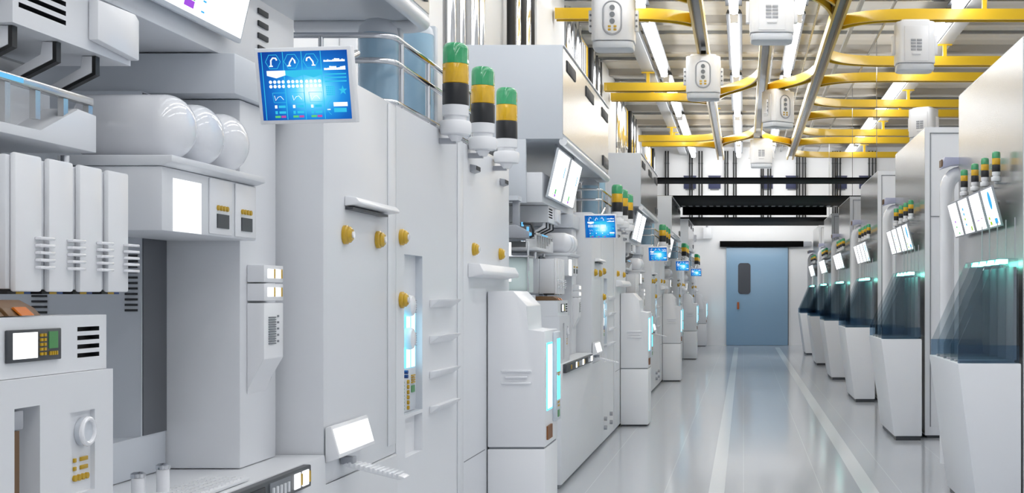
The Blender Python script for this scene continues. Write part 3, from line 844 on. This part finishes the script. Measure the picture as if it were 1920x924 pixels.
t.part('edge_strip', B(F + .0005, F + .003, 5.07, 5.18, .9, 2.26, 'white', bev=.001))

t = bay(Thing('instrument_cabinet', 'cabinet', 'tall white cabinet with recessed instrument window and four pull lips, {b}', (-1.8, 5.8, 0)))
bd = t.part('body', MB().recess(-2.2, F, 5.195, 6.43, .03, 2.27, 'white', [(5.32, 5.62, 1.0, 1.67, .03, 'cool', 'white'), (5.335, 5.62, .82, .985, .035, 'white', 'soft')]))
t.part('plinth', B(-2.15, F - .02, 5.2, 6.42, 0, .0295, 'midgrey'))
X0 = F - .0295
lp = t.part('light_panel', B(X0, X0 + .004, 5.335, 5.6, 1.19, 1.42, 'screencyan'), bd, 'glowing cyan panel')
for a in (5.45, 5.53): t.part('light_strip', B(X0 + .004, X0 + .006, a, a + .055, 1.19, 1.42, 'screen'), lp, 'white light strip')
for z in (1.455, 1.315):
    dm = t.part('dial', MB().lathe([(.048, 0), (.048, .018), (.042, .03), (.025, .037), (0, .039)], (X0 + .006, 5.44, z), (1, 0, 0), 'tank', n=28), bd)
    m = MB()
    for q in range(6): m.box(X0 + .03, X0 + .046, 5.455, 5.463, z - .03 + q * .01, z - .026 + q * .01, 'grey')
    t.part('dial_rib', m, dm)
bp = t.part('button_plate', B(X0, X0 + .006, 5.33, 5.6, 1.005, 1.185, 'cool', bev=.001), bd)
for q in range(6): t.part('round_button', MB().cyl((X0 + .006, 5.46, 1.02 + q * .022), (X0 + .014, 5.46, 1.02 + q * .022), .009, 'button', n=12), bp, 'yellow button')
m = MB()
for q in range(4): m.box(X0 + .006, X0 + .012, 5.52, 5.57, 1.15 - q * .01, 1.156 - q * .01, 'button')
t.part('button_key', m, bp, 'yellow keys')
m = MB()
for q in range(9): m.box(X0 + .006, X0 + .01, 5.36, 5.40, 1.015 + q * .014, 1.023 + q * .014, 'green')
m.box(X0 + .006, X0 + .01, 5.52, 5.57, 1.08, 1.11, 'green')
t.part('indicator_key', m, bp, 'green indicators')
m = MB()
for q in range(2): m.cyl((X0 + .006, 5.38, 1.158 + q * .018), (X0 + .03, 5.38, 1.158 + q * .018), .008, 'bluedark', n=12)
t.part('plug_key', m, bp, 'blue plugs')
for z in (1.478, 1.315, 1.157, 1.0):
    t.part('pull_lip', MB().prism([(F + .0005, z), (F + .045, z + .004), (F + .04, z - .006), (F + .0005, z - .035)], 'Y', 5.745, 6.2, 'soft', bev=.002))
knob(t, 5.265, 1.738); knob(t, 5.265, 1.48)
t.part('edge_strip', B(F + .0005, F + .006, 6.3, 6.42, .06, 2.26, 'white', bev=.002))
for y, z in ((5.35, .16), (5.35, .25), (5.9, .16), (5.9, .25)):
    t.part('foot_knob', MB().cyl((F + .0005, y, z), (F + .03, y, z), .022, 'grey', n=14))

t = bay(Thing('rear_cabinet', 'cabinet', 'tall white cabinet with yellow knobs behind stepped floor cabinet, {b}', (-1.8, 7.07, 0)))
t.part('body', B(-2.2, F, 6.45, 7.7, .03, 2.27, 'white', bev=.005))
t.part('plinth', B(-2.15, F - .02, 6.47, 7.68, 0, .0295, 'midgrey'))
t.part('seam', B(F, F + .0008, 6.455, 6.98, .655, .66, 'midgrey'))
hoodhandle(t, 6.55, 7.58, 1.665, .08, .075, 'soft')
knob(t, 6.675, 1.739); knob(t, 7.4, 1.737)
for y in (6.60, 7.40):
    vl = t.part('vent_lip', MB().prism([(F + .0005, 2.175), (F + .03, 2.17), (F + .03, 2.145), (F + .0005, 2.135)], 'Y', y, y + .12, 'grey', bev=.002))
    t.part('vent_slot', B(F + .0305, F + .032, y + .01, y + .11, 2.147, 2.168, 'slot'), vl)

# signal towers
def tower(label, x, y, z, r, reg, group, ks=None, armx=F):
    """z: underside of the black section"""
    t = Thing('signal_tower', 'signal light', label, (x, y, z - 2.4 * r), group)
    h = r * 1.57 * 1.0
    k = r / .062
    t.part('base_ring', MB().lathe([(r * .5, -2.3 * r), (r * 1.12, -2.2 * r), (r * 1.18, -1.95 * r), (r * 1.18, -1.35 * r), (r * 1.1, -1.2 * r), (r * .82, -1.15 * r), (r * .82, -.85 * r), (r * .98, -.8 * r), (r * .98, -.02 * r)], (x, y, z), (0, 0, 1), 'soft', n=28))
    t.part('mount_stem', MB().cyl((x, y, z - 2.75 * r), (x, y, z - 2.3 * r), r * .35, 'soft', r2=r * .6, n=16))
    s = 1 if armx > x else -1
    a, b = sorted((x - s * .0, armx - s * .001))
    t.part('mount_bracket', B(a, b, y - .25 * r, y + .25 * r, z - 2.9 * r, z - 2.5 * r, 'grey'))
    hb, hy = 1.62 * r, 1.5 * r
    t.part('black_section', MB().cyl((x, y, z), (x, y, z + hb), r, 'towerblack', n=11, bev=r * .06), label='black section')
    t.part('amber_section', MB().cyl((x, y, z + hb + .001), (x, y, z + hb + hy), r * .985, 'amberlens', n=11, bev=r * .05), label='amber lens')
    t.part('green_section', MB().lathe([(r * .985, 0), (r * .985, 1.15 * r), (r * .9, 1.4 * r), (r * .72, 1.55 * r), (0, 1.6 * r)], (x, y, z + hb + hy + .001), (0, 0, 1), 'greenlens', n=11), label='green lens')
    reg(t)
for i, y in enumerate((5.94, 6.56, 7.217)):
    tower('green, amber and black signal tower, %s of three, {b}' % ordw[i], -1.336, y, 2.379, .061, bay, 'signal towers over the machines')

# guard rail on top
t = bay(Thing('guard_rail', 'guard rail', 'chrome guard rail with three bars on the cabinet tops, {b}', (-1.6, 5.9, 2.272)))
for z in (2.29, 2.455, 2.557):
    t.part('rail', MB().tube([(-1.95, 5.21, z), (-1.5, 5.21, z)] + [(-1.5 + .07 * sin(a * pi / 12), 5.28 - .07 * cos(a * pi / 12), z) for a in range(1, 7)] + [(-1.43, 6.75, z)], .0125, 'chrome'))
for x, y in ((-1.72, 5.21), (-1.43, 5.35), (-1.43, 5.8), (-1.43, 6.25), (-1.43, 6.7)):
    t.part('post', MB().cyl((x, y, 2.2715), (x, y, 2.565), .011, 'chrome', n=14))

# cylinders behind the rail
for i, (x, y, r, h, w) in enumerate(((-1.575, 5.52, .085, .385, 'shorter'), (-1.56, 6.12, .078, .52, 'taller'))):
    t = bay(Thing('gas_cylinder', 'cylinder', '%s pale blue cylinder standing behind the guard rail, {b}' % w, (x, y, 2.272), 'blue cylinders'))
    t.part('shell', MB().cyl((x, y, 2.30), (x, y, 2.272 + h * .9), r, 'blueplastic', n=32))
    t.part('foot_ring', MB().cyl((x, y, 2.272), (x, y, 2.299), r * 1.03, 'grey', n=32))
    t.part('top_dome', MB().lathe([(r, 0), (r * .92, r * .4), (r * .6, r * .75), (0, r * .9)], (x, y, 2.272 + h * .9 + .001), (0, 0, 1), 'cool', n=32))
    t.part('grey_casing', B(x + r * .55, x + r * 1.06, y + r * .25, y + r * .9, 2.30, 2.272 + h, 'cool', bev=.006))

# overhead cabinet
t = bay(Thing('overhead_cabinet', 'cabinet', 'long overhead cabinet with steel front and dark vents, {b}', (-1.8, 4.1, 2.72)))
t.part('body', B(-2.2, F - .003, 2.4, 5.75, 2.72, 3.455, 'cool', bev=.004))
fs = t.part('steel_front', B(F - .0025, F, 2.405, 5.745, 2.76, 3.44, 'steel'), label='brushed steel front')
t.part('edge_trim', B(F - .0025, F + .012, 2.4, 5.75, 3.441, 3.455, 'soft', bev=.003))
for a, b in ((2.6, 3.12), (3.83, 4.42), (5.12, 5.66)):
    vp = t.part('vent_panel', B(F + .0003, F + .008, a, b, 3.28, 3.37, 'slot', bev=.002), label='dark vent')
t.part('vent_panel', B(F + .0003, F + .012, 5.2, 5.68, 2.8, 2.9, 'dark', bev=.002), label='dark vent')
t.part('bumper_rail', MB().tube([(F + .0, 2.41, 2.70), (F + .0, 5.62, 2.70)] + [(F - .12 + .12 * cos(a * pi / 12), 5.62 + .1 * sin(a * pi / 12), 2.70) for a in range(1, 7)] + [(-2.0, 5.72, 2.70)], .032, 'soft', n=16))
t.part('support_column', B(-1.86, -1.70, 2.40, 2.44, 2.22, 2.7195, 'cool', bev=.003))

# tilted twin screen
ang = math.atan2(.09, .39)
t = bay(Thing('tilted_screen', 'screen', 'large tilted twin white screen hanging below the overhead cabinet, {b}', (-1.5, 3.19, 2.465), rot=(0, ang, 0), local=True))
t.part('frame', B(-.012, .006, -.73, .73, -.2, .2, 'cool', bev=.004))
for a, b in ((-.715, -.06), (.06, .715)):
    p = t.part('pane', B(.0065, .008, a, b, -.186, .186, 'screen'), label='lit white pane')
    marks(t, [(.0081, .0088, a + u0, a + u1, z0, z1, c) for u0, u1, z0, z1, c in ((.25, .31, -.172, -.152, 'icoV'), (.25, .31, -.15, -.11, 'icoG'), (.36, .38, -.17, -.165, 'icoB'),
        (.36, .38, -.14, -.135, 'icoB'), (.16, .19, -.16, -.152, 'icoY'), (.5, .53, 0, .09, 'icoB'))], p)
for y in (-.5, .5):
    t.part('mount_arm', MB().tube([(-.012, y, .12), (-.05, y, .17), (-.06, y, .24)], .012, 'grey'))

# small tilted terminal
t = bay(Thing('operator_terminal', 'terminal', 'small tilted white-screen terminal with ribbed arm below the tall cabinet, {b}', (-1.37, 4.48, .96)))
tb = MB().prism([(-1.405, 1.055), (-1.385, 1.06), (-1.355, .952), (-1.405, .935)], 'Y', 4.297, 4.715, 'soft', bev=.004)
hd = t.part('housing', tb)
m = MB()  .box(-.0005, .0015, 4.308, 4.70, -.043, .043, 'screen')
m.bm.transform(Matrix.Translation((-1.3695, 0, 1.0065)) @ Matrix.Rotation(-math.atan2(.03, .108), 4, 'Y'))
t.part('screen', m, hd, 'lit white screen')
t.part('mount_bracket', B(-1.405, -1.36, 4.46, 4.5, .91, .936, 'grey', bev=.003))
arm = t.part('ribbed_arm', MB().prism([(-1.40, .905), (-1.385, .918), (-1.19, .868), (-1.18, .862), (-1.20, .855)], 'Y', 4.46, 4.53, 'soft', bev=.002))
m = MB()
for i in range(11):
    x = -1.375 + i * .0165; z = .9135 - (x + 1.385) * .24
    m.box(x, x + .008, 4.455, 4.535, z - .008, z + .006, 'white')
t.part('arm_rib', m, arm)

# stepped floor cabinet
XA = -1.088
t = bay(Thing('floor_cabinet', 'cabinet', 'white stepped floor cabinet with embossed bars and lit side, {b}', (-1.25, 7.26, 0)))
Y0, Y1 = 7.02, 7.49
t.part('lower_body', B(-1.404, XA, Y0, Y1, .02, .655, 'soft', bev=.006))
t.part('plinth', B(-1.39, XA - .02, Y0 + .02, Y1 - .02, 0, .0195, 'dark'))
t.part('seam', B(-1.395, XA - .008, Y0 + .008, Y1 - .008, .6555, .6645, 'midgrey'))
ub = t.part('upper_body', MB().prism([(-1.404, .665), (XA, .665), (XA, 1.304), (-1.185, 1.304), (-1.185, 1.44), (-1.262, 1.522), (-1.404, 1.522)], 'Y', Y0, Y1, 'soft', bev=.006))
m = MB()
for z, w in ((1.083, .083), (1.05, .062), (1.017, .083)): m.box(-1.245 - w, -1.245 + w, Y0 - .014, Y0 + .001, z - .006, z + .006, 'tank', bev=.003)
t.part('embossed_rib', m, ub)
lp = t.part('light_panel', B(XA, XA + .004, 7.07, 7.27, .86, 1.235, 'screencyan'), ub, 'glowing cyan panel')
t.part('light_strip', B(XA + .004, XA + .006, 7.09, 7.25, .87, 1.225, 'screen'), ub, 'white light panel')
sp = t.part('side_module', B(XA, XA + .02, 7.30, 7.475, .78, 1.29, 'cool', bev=.003), ub)
for a, b in ((1.06, 1.25), (.9, 1.04)): t.part('light_strip', B(XA + .02, XA + .022, 7.33, 7.45, a, b, 'screencyan'), ub, 'glowing cyan strip')
m = MB()
for z in (1.035, 1.05, .86, .88): m.box(XA + .02, XA + .024, 7.36, 7.42, z, z + .008, 'button')
t.part('button_key', m, ub, 'yellow keys')
t.part('indicator', B(XA + .02, XA + .024, 7.36, 7.42, .80, .84, 'green'), ub, 'green indicator')
m = MB()
for q in range(4): m.box(XA, XA + .01, 7.07 + q * .045, 7.10 + q * .045, .70, .775, 'copper')
t.part('heat_rib', m, ub, 'copper fins')

# handling unit at the head of bays 2..5
t = bay(Thing('handling_unit', 'machine', 'grey handling unit with blue lamps, head of the {b}', (-1.8, 2.1, 0)), (1, 2, 3, 4))
t.part('pedestal', B(-2.2, -1.60, 1.85, 2.255, 0, 1.50, 'cool', bev=.005))
t.part('column', B(-2.2, -1.86, 1.9, 2.2, 1.501, 2.3, 'grey', bev=.005))
t.part('post', MB().box(-1.755, -1.705, 2.12, 2.17, 1.99, 2.215, 'grey', bev=.003))
t.part('arm_plate', MB().prism([(-1.86, 1.93), (-1.60, 1.93), (-1.60, 1.965), (-1.72, 2.03), (-1.859, 2.03)], 'Y', 2.05, 2.22, 'grey', bev=.003))
t.part('hook', MB().tube([(-1.66, 2.04, 2.04), (-1.60, 2.04, 2.035), (-1.585, 2.04, 1.99), (-1.585, 2.04, 1.945), (-1.61, 2.04, 1.935)], .01, 'black'))
for x, z in ((-1.665, 2.035), (-1.625, 2.0), (-1.605, 1.955)):
    t.part('lamp', B(x - .009, x + .009, 2.038, 2.0495, z - .017, z + .015, 'led'), label='blue lamp')
t.part('head_beam', B(-2.1, -1.70, 2.05, 2.22, 2.215, 2.25, 'cool'))
for z0, z1 in ((1.79, 1.89), (1.6, 1.7)):
    t.part('light_strip', B(-1.745, -1.72, 1.86, 1.88, z0, z1, 'screen'), label='lit white strip')
t.part('glass_box', MB().recess(-1.77, -1.61, 1.95, 2.2, 1.52, 1.78, 'aquapanel', []), label='pale aqua box')
m = MB()
t.part('pipe_frame', MB().tube([(-1.77, 1.94, 1.53), (-1.605, 1.94, 1.53), (-1.605, 1.94, 1.9), (-1.66, 1.94, 1.9)], .008, 'chrome'))
t.part('sample_shelf', B(-1.85, -1.6, 1.9, 2.2, 1.782, 1.795, 'chrome'))

# things on the counter of the first bay only
for i, (x, y, h, w) in enumerate(((-1.575, 3.33, .07, 'lower'), (-1.535, 3.385, .085, 'taller'))):
    t = bay(Thing('glass_vial', 'vial', '%s of the two glossy vials standing on the counter, {b}' % w, (x, y, .967), 'vials on the counter'), (0,))
    t.part('barrel', MB().cyl((x, y, .967), (x, y, .967 + h - .012), .0165, 'tank', n=20))
    t.part('cap', MB().lathe([(.0185, 0), (.0185, .01), (.012, .014), (0, .015)], (x, y, .967 + h - .0115), (0, 0, 1), 'chrome', n=20), label='chrome cap')
t = bay(Thing('keyboard', 'keyboard', 'flat white keyboard lying on the counter, {b}', (-1.47, 3.5, .967)), (0,))
t.part('tray', B(-1.56, -1.42, 3.34, 3.68, .967, .976, 'white', bev=.003))
m = MB()
for i in range(12):
    for j in range(5): m.box(-1.55 + j * .025, -1.531 + j * .025, 3.35 + i * .027, 3.372 + i * .027, .976, .981, 'soft')
t.part('key', m)

spread(BAYS, BAY, LB)

# ------------------------------------------------------------------ kiosks on the other side
t = kio(Thing('kiosk_cabinet', 'cabinet', 'tall cabinet with brushed steel side, {b}', (2.6, 10, 0)))
t.part('body', MB().recess(1.903, 3.3, 8.7, 11.3, .03, 3.26, 'white', [(1.965, 3.24, 2.33, 3.2, .004, 'midgrey', 'white'), (1.965, 3.24, .12, 2.32, .004, 'midgrey', 'white')], face='-Y'))
t.part('steel_side', B(1.9, 1.9025, 8.705, 11.295, .05, 3.25, 'steel'), label='brushed steel side')
t.part('plinth', B(1.93, 3.27, 8.73, 11.27, 0, .0295, 'dark'))
for a, b, c, d in ((1.955, 1.964, .12, 3.2), (1.955, 3.24, 3.193, 3.202), (1.955, 3.24, 2.321, 2.329)):
    t.part('seam', B(a, b, 8.696, 8.7005, c, d, 'midgrey'))

t = kio(Thing('kiosk_bin', 'bin', 'white tapered base bin with smoked glass dividers, {b}', (1.65, 9.1, 0)))
bm_ = MB(); tmp = bmesh.new()
Y0, Y1 = 8.48, 9.78
V = [tmp.verts.new(p) for p in [(1.555, Y0, .045), (1.84, Y0, .045), (1.84, Y1, .045), (1.555, Y1, .045), (1.42, Y0, 1.045), (1.84, Y0, 1.045), (1.84, Y1, 1.045), (1.42, Y1, 1.045)]]
for q in ((0, 1, 2, 3), (4, 7, 6, 5), (0, 4, 5, 1), (1, 5, 6, 2), (2, 6, 7, 3), (3, 7, 4, 0)): tmp.faces.new([V[i] for i in q])
bm_._merge(tmp, 'white', bev=.006)
bb = t.part('base', bm_)
t.part('plinth', B(1.575, 1.83, Y0 + .015, Y1 - .015, 0, .044, 'dark'))
m = MB()
for i in range(7): m.box(1.45, 1.82, 8.6 + i * .16, 8.66 + i * .16, 1.0455, 1.06, 'grey')
t.part('tray_slat', m, bb)
hz = 1.16
for i in range(5):
    y = 8.55 + i * .295
    t.part('glass_divider', MB().prism([(1.43, 1.046), (1.836, 1.046), (1.836, 1.747), (1.69, 1.747), (1.43, hz)], 'Y', y, y + .008, 'tinted'), label='smoked glass divider')
t.part('front_glass', B(1.428, 1.836, 8.52, 8.526, 1.046, 1.165, 'blueglass'), label='blue glass pane')
t.part('rear_glass', B(1.428, 1.836, 9.76, 9.766, 1.046, 1.165, 'blueglass'), label='blue glass pane')
t.part('back_screen', B(1.815, 1.835, 8.6, 9.72, 1.062, 1.69, 'grey'), label='dark back screen')
for i in range(4):
    y = 8.62 + i * .295
    lm = t.part('lamp', MB().prism([(1.715, 1.712), (1.785, 1.712), (1.785, 1.742), (1.727, 1.742)], 'Y', y + .02, y + .13, 'tealwhite'), label='lit lamp')
    t.part('lamp_edge', B(1.72, 1.79, y + .132, y + .16, 1.712, 1.74, 'teal'), lm, 'teal lamp edge')
for i in range(5):
    t.part('feed_tube', MB().cyl((1.815, 8.554 + i * .295, 1.748), (1.815, 8.554 + i * .295, 2.02), .004, 'grey', n=8))

# bank of four screens
ang = -math.atan2(.075, .288)
t = kio(Thing('screen_bank', 'screen', 'tilted bank of four white screens, {b}', (1.80, 10.08, 2.137), rot=(0, ang, 0), local=True))
t.part('frame', B(-.002, .014, -.98, .98, -.15, .15, 'grey', bev=.003))
for i in range(4):
    a = -.965 + i * .51
    p = t.part('pane', B(-.0035, -.0022, a, a + .4, -.138, .138, 'screen'), label='lit white pane')
    X = (-.0042, -.0036)
    if i == 0:
        t.part('ellipse_icon', MB().prism([(a + .16 + .05 * cos(q * pi / 8), .05 + .068 * sin(q * pi / 8)) for q in range(16)], 'X', X[0], X[1], 'icoB'), p)
        L = ((.05, .15, -.125, -.085, 'icoB'), (.30, .35, -.085, -.065, 'icoY'), (.27, .33, -.125, -.1, 'icoY'))
    elif i == 1:
        L = ((.08, .12, -.06, -.052, 'icoP'), (.2, .3, -.068, -.062, 'icoV'))
    elif i == 2:
        L = ((.24, .29, .05, .072, 'icoB'), (.24, .29, .01, .03, 'icoB'), (.24, .29, -.03, -.012, 'icoY'), (.24, .29, -.075, -.058, 'icoB'), (.05, .1, -.125, -.09, 'icoY'))
    else:
        L = ((.2, .25, -.025, -.008, 'icoV'), (.2, .25, -.07, -.055, 'icoG'), (.13, .19, -.125, -.11, 'icoG'))
    marks(t, [(*X, a + u0, a + u1, z0, z1, c) for u0, u1, z0, z1, c in L], p)
for y in (-.7, .7):
    t.part('mount_arm', MB().tube([(.014, y, .03), (.05, y, .035), (.083, y, .02)], .014, 'grey'))
for i, y in enumerate((9.27, 9.70, 10.12, 10.61)):
    tower('small green, amber and black signal tower, %s of four, {b}' % ordw[i], 1.83, y, 2.392, .031, kio, 'signal towers over the kiosks', armx=1.9)
# pipe
t = kio(Thing('exhaust_pipe', 'pipe', 'white elbow pipe with lavender bracket beside the screens, {b}', (1.82, 11.15, 0)))
t.part('pipe', MB().tube([(1.815, 11.42, .0), (1.815, 11.42, 2.42)] + [(1.815 + .11 - .11 * cos(a * pi / 14), 11.42, 2.42 + .16 * sin(a * pi / 14)) for a in range(1, 8)] + [(1.95, 11.42, 2.59)], .066, 'tank', n=20))
t.part('collar', MB().cyl((1.95, 11.42, 2.59), (2.0, 11.42, 2.60), .075, 'grey', n=20))
t.part('bracket', MB().prism([(1.76, 2.62), (1.78, 2.72), (2.02, 2.72), (2.02, 2.66), (1.86, 2.66)], 'Y', 11.32, 11.5, 'lav', bev=.004), label='lavender bracket')
t.part('bracket_lens', B(1.755, 1.765, 11.34, 11.48, 2.64, 2.70, 'brown'), label='brown lens')
spread(KIOS, KIO, LK)

# ------------------------------------------------------------------ camera, world, view
cam = bpy.data.cameras.new('camera'); co = bpy.data.objects.new('camera', cam); COL.objects.link(co)
co.location = (0, 0, EYE); co.rotation_euler = (pi / 2, 0, 0)
cam.sensor_width = 36; cam.lens = FPX / 1920 * 36
cam.shift_x = -(1394 - 960) / 1920; cam.shift_y = (553 - 462) / 1920
cam.clip_start = .05; cam.clip_end = 200
S.camera = co
w = bpy.data.worlds.new('world'); S.world = w; w.use_nodes = True
w.node_tree.nodes['Background'].inputs['Color'].default_value = (.8, .85, .9, 1)
w.node_tree.nodes['Background'].inputs['Strength'].default_value = .3
S.view_settings.view_transform = 'Standard'; S.view_settings.look = 'None'
S.view_settings.gamma = 1; S.view_settings.use_curve_mapping = False
S.view_settings.exposure = 0.0
cy = S.cycles
cy.max_bounces = 8; cy.diffuse_bounces = 5; cy.glossy_bounces = 4; cy.transparent_max_bounces = 24
cy.caustics_reflective = False; cy.caustics_refractive = False
cy.sample_clamp_indirect = 6
cy.use_denoising = True; cy.blur_glossy = 0.7; cy.use_adaptive_sampling = False
cy.use_light_tree = True
